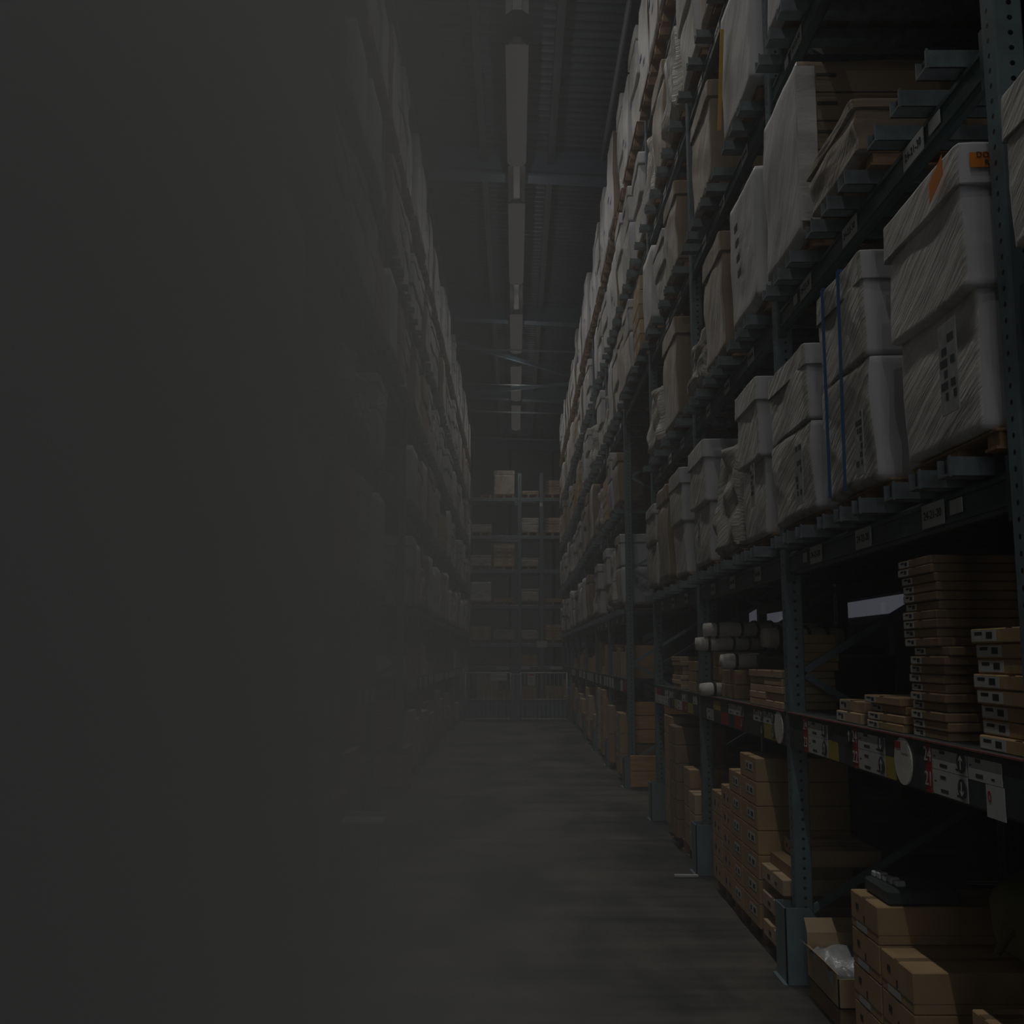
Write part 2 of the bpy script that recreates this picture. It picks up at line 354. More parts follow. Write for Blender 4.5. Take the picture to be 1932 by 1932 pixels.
# ------------------------------------------------------------------ racks
LEV = [2.21, 3.58, 4.92, 6.25, 7.6]
XP0, XP1 = 1.47, 2.62                       # front and rear post lines
def guard(parent, s, y, m='grey_paint'):
    """column guard: aisle plate, plate facing down the aisle with a slanted wing"""
    mb = MB(); y0, y1 = y - .03, y + .17; x0, x1 = 1.40, 1.56
    mb.box(s * x0 if s > 0 else -x0 - .008, (x0 + .008) if s > 0 else -x0, y0, y1, 0, .38)
    def P(pts, yy, t=.008):
        k = len(mb.v); n = len(pts)
        mb.v += [(s * a, yy, b) for a, b in pts] + [(s * a, yy + t, b) for a, b in pts]
        mb.f.append(tuple(k + i for i in range(n))); mb.m.append(0); mb.f.append(tuple(k + n + i for i in range(n))[::-1]); mb.m.append(0)
        for i in range(n):
            j = (i + 1) % n; mb.f.append((k + i, k + j, k + n + j, k + n + i)); mb.m.append(0)
    P([(x0, 0), (x1 + .16, 0), (x1 + .14, .06), (x1, .34), (x1 - .03, .38), (x0, .38)], y0); P([(x0, 0), (x1, 0), (x1, .38), (x0, .38)], y1)
    mb.box(min(s * (x0 - .02), s * x0), max(s * (x0 - .02), s * x0), y0 - .02, y1 + .02, 0, .008)
    return build('column_guard', mb, [m], parent)
def make_rack(s, ys, label, side, signs=True, nlev=5, bridge=False):
    t = empty('pallet_rack', (s * (XP0 + XP1) / 2, ys[0], 0)); tag(t, label, 'rack')
    t0 = Vector(t.location)
    def part(name, mb, mats, **k):
        return build(name, mb, mats, t, loc=tuple(-t0), **k)
    mbp = MB()
    pw = .045
    mbp.box(-pw, pw, -pw, pw, 0, 9.0, ch=.006)
    pme = mbp.mesh('post', ['post'])
    for y in (ys[:-1] if bridge else ys):
        for x in (XP0 + pw, XP1):
            link('post', pme, t, tuple(Vector((s * x, y + pw, 0)) - t0))
        mb = MB(); z = .35; k = 0
        while z < 8.6:
            a, b = (XP0 + .08, XP1 - .04) if k % 2 == 0 else (XP1 - .04, XP0 + .08)
            mb.beam((s * a, y + pw, z), (s * b, y + pw, z + .62), .018, .014); z += .62; k += 1
        part('frame_brace', mb, ['grey_paint']); guard(t, s, y).location = tuple(-t0)
    for i in range(len(ys) - 1):
        ya, yb = ys[i] + 2 * pw, ys[i + 1]
        over = bridge and i == len(ys) - 2
        for L in (LEV[2:] if over else LEV[:nlev]):
            for xb, nm in ((XP0 + .02, 'front_beam'), (XP1 - .05, 'rear_beam')):
                mb = MB(); x0, x1 = sorted((s * xb, s * (xb + .05)))
                mb.box(x0, x1, ya, yb, L - .095, L + .03, ch=.012)
                xf = s * xb; a, b = sorted((xf, xf - s * .006))
                mb.box(a, b, ya, yb, L, L + .016); mb.box(a, b, ya, yb, L - .08, L - .064)
                bo = part(nm, mb, ['green'])
                if nm == 'front_beam':
                    for yy in (ya, yb - .035):
                        mc = MB(); a, b = sorted((xf - s * .012, xf + s * .03)); mc.box(a, b, yy, yy + .035, L - .13, L + .07)
                        build('beam_connector', mc, ['green'], bo)
        if over: continue
        mb = MB(); x0, x1 = sorted((s * 1.46, s * 2.6)); mb.box(x0, x1, ya, yb, 1.36, 1.385)
        x0, x1 = sorted((s * 1.465, s * 1.50)); mb.box(x0, x1, ya, yb, 1.20, 1.38)
        sp_ = part('shelf_panel', mb, ['shelf'])
        if s > 0 and i < 2 and ys[0] < 4:
            mb = MB(); mb.box(1.452, 1.462, ya, yb, 1.380, 1.386); build('tray_edge', mb, ['tray_red'], sp_)
    return t, t0, ys
racks = {}
YN = [3.03, 5.78, 8.53, 11.28, 14.05]; YF = [14.05 + 2.75 * i for i in range(8)]
racks['rn'] = make_rack(1, YN, 'nearest dark green pallet rack along the right side of the aisle', 'right', bridge=True)
racks['rf'] = make_rack(1, YF, 'farther pallet rack on the right, beyond the cross passage', 'right')
racks['ln'] = make_rack(-1, YN[1:], 'nearest pallet rack on the left, faint in the added grey haze', 'left', bridge=True)
racks['lf'] = make_rack(-1, YF, 'farther pallet rack on the left, beyond the cross passage', 'left')
# support bars across the beams; past 100 on one rack the rest are one part
mbar = MB()
mbar.box(-.66, .66, -.045, .045, -.03, -.022); mbar.box(-.66, .66, -.045, -.037, -.03, .03); mbar.box(-.66, .66, .037, .045, -.03, .03); mbar.box(-.64, -.632, -.037, .037, -.022, .03, 1); mbar.box(-.66, -.652, -.049, -.045, -.034, .034)  # inset black cap paints the shade inside the open aisle end
BAR = mbar.mesh('support_bar', ['galv', 'black'])
for key, (t, t0, ys) in racks.items():
    s = 1 if key[0] == 'r' else -1; n = 0; rest = MB(); rest.v = []
    for i in range(len(ys) - 1):
        for li, L in enumerate(LEV[:4]):
            if key[1] == 'n' and i == len(ys) - 2 and li < 2: continue
            for k in range(3):
                yc = ys[i] + .55 + k * .875
                for dy in (-.25, 0.0, .25) if key[1] == 'n' and i < 2 and li < 3 else (-.25, .25):
                    pos = Vector((s * 2.02, yc + dy, L + .062))
                    if n < 96 or key[1] == 'n':
                        link('support_bar', BAR, t, tuple(pos - t0), (0, 0, 0 if s > 0 else math.pi)); n += 1
                    else:
                        rest.box(pos.x - .66, pos.x + .66, pos.y - .045, pos.y + .045, pos.z - .03, pos.z + .03)
    if rest.v:
        o = build('support_bars_beyond', rest, ['galv'], t, loc=tuple(-t0)); o['kind'] = 'stuff'
        o.name = 'support_bar_row'

# beam number labels on the near right rack
t, t0, ys = racks['rn']
def card(parent, t0, y, z, wy, hz, mat, body=None, size=.05, ink='ink', x=1.482, name='number_label', s=1, stripes=None):
    mb = MB(); x0, x1 = sorted((s * x, s * (x + .003))); mb.box(x0, x1, y - wy / 2, y + wy / 2, z - hz / 2, z + hz / 2)
    o = build(name, mb, [mat], parent, loc=tuple(-t0))
    if body: text(body, size, ink, o, (s * (x - .0012), y, z), AISLE_R if s > 0 else (R(90), 0, R(90)))
    return o
codes = {0: ['24-21-', '24-22-', '24-23-'], 1: ['24-24-', '24-25-', '24-26-'], 2: ['24-27-', '24-28-', '24-29-']}
for li, L in enumerate(LEV[:4]):
    for b in range(3):
        for k in range(3):
            y = (3.74, 4.5, 5.22)[k] + 2.75 * b
            card(t, t0, y, L - .032, .2 if b == 0 else .17, .085, 'paper', codes[b][k] + '%d0' % (2 + li), .044 if b == 0 else .037)
    card(t, t0, 3.54, L - .03, .1, .05, 'paper'); card(t, t0, 5.42, L - .03, .07, .05, 'paper')
# sign band of the level-zero shelf
def arrow(parent, t0, y, z, up, s=1, r=.033, x=1.4585, dark='dark_sign'):
    mb = MB(); n = 20; x_ = s * x; k = len(mb.v)
    ring = [(x_, y + r * math.cos(2 * math.pi * i / n), z + r * 1.0 * math.sin(2 * math.pi * i / n)) for i in range(n)]
    mb.v += ring + [(x_ - s * .002, a, b) for _, a, b in ring]; mb.f.append(tuple(range(n))); mb.m.append(0); mb.f.append(tuple(range(n, 2 * n))); mb.m.append(0)
    for i in range(n): j = (i + 1) % n; mb.f.append((i, j, n + j, n + i)); mb.m.append(0)
    d = 1 if up else -1; q = x_ - s * .003
    mb.box(*sorted((q, q - s * .001)), y - .003, y + .003, z - .022, z + .022, 1)
    for e in (-1, 1):
        mb.face([(q, y, z + d * .024), (q, y, z + d * .014), (q, y + e * .016, z + d * .002), (q, y + e * .016, z + d * .011)], 1)
    return build('arrow_disc', mb, [dark, 'paper'], parent, loc=tuple(-t0))
def ticket(parent, t0, y0, y1, z0, z1, mat='paper', s=1, x=1.461, marks=True, name='price_ticket'):
    mb = MB(); mb.box(*sorted((s * x, s * (x + .003))), y0, y1, z0, z1, 0); q = s * (x - .0006); W = y1 - y0; H = z1 - z0
    def mk_(a, b, c, d): mb.box(*sorted((q, q + s * .0004)), y1 - W * b, y1 - W * a, z0 + H * c, z0 + H * d, 1)
    if marks: mk_(.24, .40, .66, .80); mk_(.24, .46, .12, .26); mk_(.70, .80, .14, .22); mk_(.06, .12, .5, .56)
    return build(name, mb, [mat, 'dark_sign'], parent, loc=tuple(-t0))
def red_strip(t, t0, y, nums, s=1, wy=.05):
    mb = MB(); mb.box(*sorted((s * 1.459, s * 1.463)), y - wy / 2, y + wy / 2, 1.205, 1.375); o = build('aisle_number_strip', mb, ['red'], t, loc=tuple(-t0))
    for b, z in zip(nums, (1.335, 1.25)): text(b, .07, 'paper', o, (s * 1.4575, y, z), AISLE_R if s > 0 else (R(90), 0, R(90)))
ZT, ZM, ZB = 1.375, 1.292, 1.208
# bay nearest the viewer
red_strip(t, t0, 3.84, ('24', '21'))
ticket(t, t0, 3.52, 3.81, ZM + .001, ZT); arrow(t, t0, 3.555, 1.334, True); ticket(t, t0, 3.52, 3.81, ZB, ZM - .001); arrow(t, t0, 3.555, 1.25, False)
ticket(t, t0, 3.27, 3.51, ZM - .003, ZT); ticket(t, t0, 3.39, 3.51, ZB, ZM - .005, 'dark_sign', marks=False)
o = ticket(t, t0, 3.26, 3.385, ZB - .02, ZM - .005, 'paper', marks=False, name='notice_ticket'); text('0', .05, 'red', o, (1.4602, 3.36, 1.25), AISLE_R)
ticket(t, t0, 3.05, 3.25, ZB, ZT, 'dark_sign', marks=False)
ticket(t, t0, 3.87, 4.02, ZB, ZT, 'dark_sign', marks=False)
mb = MB(); mb.tube((1.455, 4.08, 1.29), (1.462, 4.08, 1.29), .088, 28, 0); mb.box(1.4535, 1.4552, 4.095, 4.15, 1.335, 1.36, 2); mb.box(1.4535, 1.4552, 4.02, 4.09, 1.32, 1.365, 1)
build('round_sign', mb, ['roll', 'paper', 'red'], t, loc=tuple(-t0))
ticket(t, t0, 4.17, 4.28, ZM, ZT, 'dark_sign', marks=False); ticket(t, t0, 4.17, 4.28, ZB, ZM, 'yellow', marks=False)
ticket(t, t0, 4.29, 4.62, ZM + .001, ZT); arrow(t, t0, 4.325, 1.334, False); ticket(t, t0, 4.29, 4.62, ZB, ZM - .001); arrow(t, t0, 4.325, 1.25, True, dark='shelf')
red_strip(t, t0, 4.655, ('24', '22'))
ticket(t, t0, 4.69, 5.0, ZM, ZT, 'dark_sign', marks=False); arrow(t, t0, 4.725, 1.334, True, dark='ink'); ticket(t, t0, 4.69, 4.8, ZB, ZM, 'dark_sign', marks=False)
ticket(t, t0, 4.81, 4.90, ZB, ZM, 'shelf', marks=False); ticket(t, t0, 4.91, 5.06, ZB, ZM, 'yellow', marks=False)
ticket(t, t0, 5.07, 5.40, ZM + .001, ZT); arrow(t, t0, 5.11, 1.334, False); ticket(t, t0, 5.07, 5.40, ZB, ZM - .001); arrow(t, t0, 5.11, 1.25, True, dark='shelf')
red_strip(t, t0, 5.44, ('24', '23'), wy=.07)
def sign_run(t, t0, y0, y1, s, code):
    y = y0 + .04
    mats = ['paper', 'dark_sign', 'paper', 'red', 'dark_sign', 'paper', 'yellow']
    while y < y1 - .15:
        w_ = rnd.choice((.28, .3, .16, .2))
        a, b = min(y + w_, y1 - .03), y
        m1 = rnd.choice(mats); m2 = rnd.choice(mats)
        ticket(t, t0, b, a - .01, ZM + .001, ZT, m1, s, marks=m1 == 'paper'); ticket(t, t0, b, a - .01, ZB, ZM - .001, m2, s, marks=m2 == 'paper')
        if m1 == 'paper' and w_ > .25: arrow(t, t0, b + .035, 1.334, True, s); arrow(t, t0, b + .035, 1.25, False, s)
        y += w_
for b in (1, 2): sign_run(t, t0, YN[b] + .1, YN[b + 1], 1, b)
mb = MB(); mb.tube((1.455, 5.98, 1.29), (1.462, 5.98, 1.29), .088, 24); build('round_sign', mb, ['roll'], t, loc=tuple(-t0))
for key in ('rf', 'lf', 'ln'):
    t, t0, ys = racks[key]; s = 1 if key[0] == 'r' else -1; n = 0
    for i in range({'rf': 5, 'lf': 7, 'ln': 2}[key]):
        y = ys[i] + .13
        while y < ys[i + 1] - .2:
            m_ = rnd.choice(['paper', 'paper', 'dark_sign', 'red' if n % 4 == 0 else 'paper'])
            ticket(t, t0, y, y + .3, ZB, ZT, m_, s, marks=False); y += .45; n += 1
    # beam tickets
    for li, L in enumerate(LEV[:4]):
        for i in range(min(2, len(ys) - 1)):
            for k in range(3): card(t, t0, ys[i] + .6 + k * .85, L - .03, .16, .07, 'paper', s=s)

# ------------------------------------------------------------------ pallets and loads
def make_pallet():
    mb = MB()
    for x in (-.46, -.23, 0, .23, .46): mb.box(x - .06, x + .06, -.39, .39, .085, .1, ch=.003)
    t = link('wooden_pallet', mb.mesh('deck', ['wood']), None)
    for y in (-.34, 0, .34):
        mr = MB()
        for x in (-.45, 0, .45): mr.box(x - .06, x + .06, y - .045, y + .045, .015, .085)
        mr.box(-.52, .52, y - .045, y + .045, 0, .015); build('runner', mr, ['wood'], t)
    return t
PAL = make_pallet(); first_pal = True
def pallet(x, y, z, rz, label, grp):
    global first_pal
    o = PAL if first_pal else copy_tree(PAL); first_pal = False
    o.location = (x, y, z); o.rotation_euler = (0, 0, rz); o.scale = (1, .9, .62 if z > 1 else 1); return tag(o, label, 'pallet', grp)
def soft_box(x0, x1, y0, y1, z0, z1, cuts, amp, seed, mats, side_mi=1, top_mi=0, round_=.011, freq=3.0, name='wrapped_tier', taper=0):
    bm = bmesh.new(); bmesh.ops.create_cube(bm, size=1)
    bmesh.ops.subdivide_edges(bm, edges=bm.edges[:], cuts=cuts, use_grid_fill=True)
    for f_ in bm.faces:
        n = f_.normal; f_.material_index = side_mi if abs(n.y) > .7 else (top_mi if n.z > .7 else 0)
    W = Vector((x1 - x0, y1 - y0, z1 - z0)); cen = Vector(((x0 + x1) / 2, (y0 + y1) / 2, (z0 + z1) / 2))
    for v in bm.verts:
        p = Vector(v.co) * 2; on = [abs(abs(c) - 1) < 1e-4 for c in p]
        q = Vector((v.co.x * W.x, v.co.y * W.y, v.co.z * W.z))
        # round edges
        d = Vector((0, 0, 0))
        if sum(on) >= 2:
            for k in range(3):
                if on[k]: d[k] -= round_ * (1 if p[k] > 0 else -1) * (.5 if sum(on) == 2 else .7)
        nn = noise.noise_vector((q + Vector((seed * 7.3, seed * 3.1, 0))) * freq)
        n2 = noise.noise_vector(Vector((q.x * 2, (q.y + q.z * .6) * 5, (q.z - q.y * .5) * 22)) + Vector((seed, 0, 0)))
        for k in range(3):
            if on[k]:
                sgn = 1 if p[k] > 0 else -1; a = amp * (.35 if (k == 1 and side_mi) else 1)
                d[k] += a * nn[k] * 1.3 + a * .16 * n2[0] * sgn
        if taper: q.x *= 1 - taper * (v.co.z + .5); q.y *= 1 - taper * (v.co.z + .5)
        v.co = cen + q + d
    me = bpy.data.meshes.new(name); bm.to_mesh(me); bm.free()
    for m in mats: me.materials.append(M[m])
    me.polygons.foreach_set('use_smooth', [True] * len(me.polygons)); return me
W0, H0, D0 = .66, .93, 1.05      # nominal width (y), height, depth (x); aisle face is -x
def strap(t, y, mat, z1=H0, lean=0, w_=.006):
    mb = MB(); x = -D0 / 2 - .022
    mb.beam((x, y, 0), (x, y + lean, z1 + .01), w_, .004); mb.beam((x, y + lean, z1 + .012), (D0 / 2, y + lean, z1 + .012), w_, .004)
    return build('strap', mb, [mat], t)
def doc_label(t, y, z, w_=.12, h=.2, tilt=0):
    mb = MB(); x = -D0 / 2 - .02; mb.box(x, x + .004, y - w_ / 2, y + w_ / 2, z - h / 2, z + h / 2, 0)
    r_ = random.Random(int(y * 100 + z * 77))
    for i in range(7):
        zz = z + h / 2 - h * (i + .8) / 8
        for k in range(2):
            if r_.random() < .6:
                a = y - w_ * (.42 - .46 * k + r_.uniform(-.04, .04)); mb.box(x - .001, x, a, a + w_ * r_.uniform(.1, .42), zz, zz + h * .08, 1)
    return build('document_label', mb, ['label_grey', 'dark_sign'], t)
def load(kind, seed, hi=False):
    """one wrapped load; the thing is an Empty at its base"""
    r_ = random.Random(seed * 13 + 5); c = 22 if hi else 9; a = .010 if hi else .011
    t = empty('wrapped_load'); hx, hy = D0 / 2, W0 / 2
    def P(name, *ar, **k): return link(name, soft_box(*ar, name=name, **k), t)
    if kind in ('cap', 'cap3', 'tall'):
        m = 'wrap_bright' if kind == 'tall' else 'wrap'
        if kind == 'tall': P('wrapped_tier', -hx, hx, -hy, hy, 0, H0, c, a, seed, [m, 'white_card' if seed % 2 else 'card_side'])
        else:
            zc = .45 if kind == 'cap' else .36
            P('lower_tier', -hx + .03, hx, -hy + .02, hy - .02, 0, zc + .02, c, a, seed, [m, 'white_card'])
            P('upper_tier', -hx, hx, -hy, hy, zc, H0 - .13, c, a, seed + 1, [m, 'white_card'])
            P('lid', -hx - .012, hx, -hy - .012, hy + .012, H0 - .15, H0, c, a * .7, seed + 2, [m, 'white_card'], top_mi=1)
    elif kind == 'streak':
        P('lower_tier', -hx, hx, -hy, hy, 0, .5, c, a * 1.5, seed, ['wrap_streak', 'white_card'])
        P('upper_tier', -hx - .01, hx, -hy, hy, .49, H0 - .1, c, a * 1.5, seed + 4, ['wrap_streak', 'white_card'])
        P('lid', -hx - .018, hx, -hy - .008, hy + .008, H0 - .13, H0, c, a, seed + 2, ['wrap_streak', 'white_card'], top_mi=1)
    elif kind == 'bundle':
        P('bundle', -hx, hx, -hy, hy, 0, H0, c + 4, .045, seed, ['wrap_streak', 'wrap_streak'], side_mi=1, freq=4.5, round_=.07, taper=.1)
    elif kind == 'brown':
        P('wrapped_tier', -hx, hx, -hy, hy, 0, H0 - .16, c, a * 1.2, seed, ['wrap_brown', 'card_side'])
        P('lid', -hx - .012, hx, -hy - .012, hy + .012, H0 - .17, H0, c, a, seed + 2, ['wrap_brown', 'card_side'], top_mi=1)
    elif kind == 'cartons':
        z = 0; k = 0
        while z < H0 - .1:
            h = .17; x_ = r_.uniform(-.015, .015)
            for j in range(2):
                mb = MB(); mb.box(-hx + x_, hx, -hy + j * hy + .003, j * hy - .003, z, z + h - .004, 0, ch=.006)
                mb.box(-hx + x_ - .001, -hx + x_, -hy + j * hy + .1, -hy + j * hy + .2, z + .05, z + .11, 1); build('carton', mb, [r_.choice(['card', 'card_pale']), 'paper'], t)
            z += h
    return t
KIND_TXT = {'cap': 'white wrapped two-tier load with lid', 'cap3': 'tall white three-tier wrapped load', 'tall': 'smooth milky wrapped tall load', 'streak': 'streaky film wrapped load',
            'bundle': 'crumpled bulging film bundle', 'brown': 'brown film wrapped cardboard load', 'cartons': 'unwrapped stack of brown cartons'}
LIB = {}
NUSE = {}
def get_load(kind, v, hi):
    key = (kind, v, hi)
    if key not in LIB: LIB[key] = load(kind, v + 1, hi); return LIB[key]
    c = copy_tree(LIB[key]); c.name = LIB[key].name.split('.')[0]; return c
def put_load(kind, v, hi, s, x_front, yc, z, w_, h, label, grp, dscale=1.0, rz=0, extras=None):
    base = get_load(kind, v, hi)
    base.location = (s * (x_front + D0 / 2 * dscale), yc, z); base.rotation_euler = (0, 0, (0 if s > 0 else math.pi) + rz); base.scale = (dscale, w_ / W0, h / H0)
    if kind in ('cartons',): base.name = 'carton_load'
    tag(base, label, 'load', grp)
    return base
LW = ['first', 'second', 'third', 'fourth', 'top']
# ---- near right rack: (level, kind, y0, y1, ztop, extras)
near = [
 (0, 'cap', 2.32, 2.86, 3.27, 'white wrapped load cut off by the right edge of the photo, first level'),
 (0, 'cap', 3.16, 3.84, 3.285, 'largest white wrapped load with orange stickers, first level of the near right rack'),
 (0, 'streak', 4.08, 4.72, 3.30, 'white wrapped load tied with two blue straps, first level right'),
 (0, 'streak', 4.93, 5.68, 3.17, 'streaky wrapped load with document label, third from right edge, first level'),
 (0, 'cap', 5.98, 6.58, 3.29, 'white lidded load just past the first right post, first level'),
 (0, 'bundle', 6.76, 7.45, 3.09, 'crumpled dark film bundle between two white lidded loads, first level'),
 (0, 'cap', 7.72, 8.42, 3.28, 'white lidded load beyond the crumpled bundle, first level'),
 (0, 'cap', 8.85, 9.50, 3.27, 'narrow white lidded load, first level, seventh back on near right rack'),
 (0, 'brown', 9.66, 10.36, 3.26, 'wrapped load with brown edge, first level, eighth back on near right rack'),
 (0, 'streak', 10.5, 11.2, 3.2, 'wrapped load closest to the cross passage, first level, near right rack'),
 (1, 'brown', 4.12, 4.80, 3.96, 'low wrapped load with brown cardboard lid, second level, beside empty slots'),
 (1, 'tall', 4.96, 5.68, 4.64, 'tall film load with brown carton side, second level before first right post'),
 (1, 'tall', 5.9, 6.62, 4.54, 'tall milky load with dark ink marks, second level past the first post'),
 (1, 'brown', 6.9, 7.58, 4.55, 'wrapped load with brown edge strip, second level, middle of second bay'),
 (1, 'bundle', 7.7, 8.35, 4.16, 'low small film bundle, second level, just before the second right post'),
 (1, 'brown', 8.95, 9.75, 4.62, 'wide wrapped load with dark brown side, second level, third bay'),
 (1, 'bundle', 10.3, 11.1, 4.42, 'wrinkled wrapped load at the passage end, second level, near right rack'),
 (2, 'tall', 4.7, 5.5, 5.9, 'white wrapped load at the top right, third level, nearest on near right rack'),
 (2, 'tall', 5.9, 6.75, 5.96, 'big smooth white load with yellow strap, third level, second bay'),
 (2, 'brown', 7.2, 7.95, 5.82, 'load with pale cardboard cap behind the yellow strap, third level'),
 (2, 'brown', 8.8, 9.5, 5.8, 'grey wrapped load with brown box top, third level, third bay'),
 (2, 'cap', 9.6, 10.3, 5.7, 'white lidded load, third level, third bay, middle slot'),
 (2, 'tall', 10.5, 11.2, 5.9, 'white load closest to the cross passage, third level, near right rack'),
]
near_y = {}
for (li, kind, y0, y1, zt, lab) in near:
    L = LEV[li]; zb = L + .156; yc = (y0 + y1) / 2; hi = li < 3 and y0 < 9
    b = put_load(kind, 1 + int(y0 * 3) % 2, hi, 1, 1.40, yc, zb, y1 - y0, zt - zb, lab, 'wrapped loads on the near right rack')
    pallet(1.45 + D0 / 2, yc, L + .092, 0, 'wooden pallet under the ' + lab.split(',')[0], 'pallets on the near right rack')
    near_y.setdefault(li, []).append(b)
# distinguishing parts of the big near loads
def orange(b, pts, body, rot, size):
    mb = MB(); mb.face(pts); mb.face([tuple(Vector(p) + Vector((.001, .001, 0))) for p in pts]); o = build('orange_sticker', mb, ['orange'], b)
    c = sum((Vector(p) for p in pts), Vector()) / 4
    return o, c
b = near_y[0][1]
hx, hy = D0 / 2, W0 / 2
yy = -hy - .020
o, c = orange(b, [(-.505, yy, .835), (-.36, yy, .84), (-.36, yy, .893), (-.505, yy, .885)], '', None, 0)
text('DO NOT\nREST', .026, 'ink', o, (c.x, yy - .002, c.z), CAMWARD)
xx = -hx - .032
orange(b, [(xx, -.16, .80), (xx, -.27, .85), (xx, -.27, .92), (xx, -.16, .87)], '', None, 0)
doc_label(b, -.2, .23, .13, .3)
b = near_y[0][2]; strap(b, .20, 'blue'); strap(b, -.02, 'blue', lean=-.02); doc_label(b, -.22, .16, .1, .26)
b = near_y[0][3]; doc_label(b, -.18, .22, .12, .34)
b = near_y[0][4]; doc_label(b, -.2, .3, .1, .25)
b = near_y[0][6]; doc_label(b, -.15, .25, .1, .25)
for i, z in enumerate((.3, .42, .54, .66)):
    mb = MB(); mb.box(-hx - .022, -hx - .018, -.02 + i * .02, .05 + i * .02, z, z + .05); build('ink_mark', mb, ['ink'], near_y[1][2])
b = near_y[2][1]
mb = MB(); mb.beam((-hx - .03, .3, .1), (-hx - .03, .16, .75), .012, .004); build('strap', mb, ['yellow_strap'], b)
# second-level neighbour with stacked cartons visible on the camera side
b = near_y[1][1]
mb = MB()
for i in range(5):
    z = .12 + i * .155
    mb.box(-hx + .04, hx - .3, -hy - .014, -hy - .008, z, z + .004, 0)
    mb.box(-hx + .10, -hx + .2, -hy - .014, -hy - .009, z + .09, z + .105, 0)
build('carton_seam', mb, ['ink'], b)
mb = MB(); mb.box(-hx - .005, -hx + .09, -hy - .02, -hy - .012, 0.05, .88, 0); build('corner_board', mb, ['wrap_bright'], b)

kinds_w = ['cap', 'tall', 'streak', 'brown', 'tall', 'cap3', 'cap', 'streak', 'tall', 'brown', 'cartons', 'bundle']
def fill(key, lev, bays, hmin, hmax, skip=.08, wood=False):
    t, t0, ys = racks[key]; s = 1 if key[0] == 'r' else -1; L = LEV[lev]
    name = {'rn': 'near right rack', 'rf': 'far right rack', 'ln': 'near left rack', 'lf': 'far left rack'}[key]; n = 0
    for i in bays:
        for k in range(3):
            r1 = rnd.random(); kd = rnd.choice(kinds_w if lev < 4 else ['tall', 'tall', 'cap3', 'tall', 'cap']); v = rnd.randint(1, 2); h = rnd.uniform(hmin, hmax); w_ = rnd.uniform(.68, .82); dx = rnd.uniform(-.03, .03)
            yc = ys[i] + .54 + k * .88 + rnd.uniform(-.03, .03); n += 1
            place = '%s level of the %s, %s pallet back' % (LW[lev], name, ORD[n - 1])
            if r1 < skip: continue
            if kd == 'bundle': h *= .85
            if kd == 'cap3': h = min(h * 1.08, hmax)
            top = lev == 4
            b = put_load(kd, v, False, s, 1.40 + dx, yc, L + (.165 if top else .156), w_, h, KIND_TXT[kd] + ', ' + place, 'loads on the %s, %s level' % (name, LW[lev]), rz=rnd.uniform(-.02, .02))
            if lev == 4 and kd in ('tall', 'cap', 'cap3'):
                mbk = MB(); zz = H0 * .3; mbk.box(-hx - .03, -hx - .024, -.05, .05, zz, zz + .04); build('blue_mark', mbk, ['blue_mark'], b)
            p_ = pallet(s * ((1.39 if top else 1.45) + D0 / 2), yc, L + (.033 if top else .092), 0, 'wooden pallet, ' + place, 'pallets on the ' + name)
            if top: p_.scale = (1, .98, 1.3)
fill('rn', 2, range(3, 4), .85, 1.05, 0)
fill('rn', 3, range(0, 4), .9, 1.05, .03)
fill('rn', 4, range(1, 4), 1.05, 1.35, 0)
for li, (a, b_) in enumerate(((.75, 1.02), (.7, 1.02), (.75, 1.02), (.8, 1.02), (.95, 1.35))):
    fill('rf', li, range(7), a, b_, .07 if li < 4 else .04)
    fill('lf', li, range(7), a, b_, .07 if li < 4 else .04)
    fill('ln', li, range(0, 3 if li > 1 else 2), a, b_, .12 if li < 4 else .0)

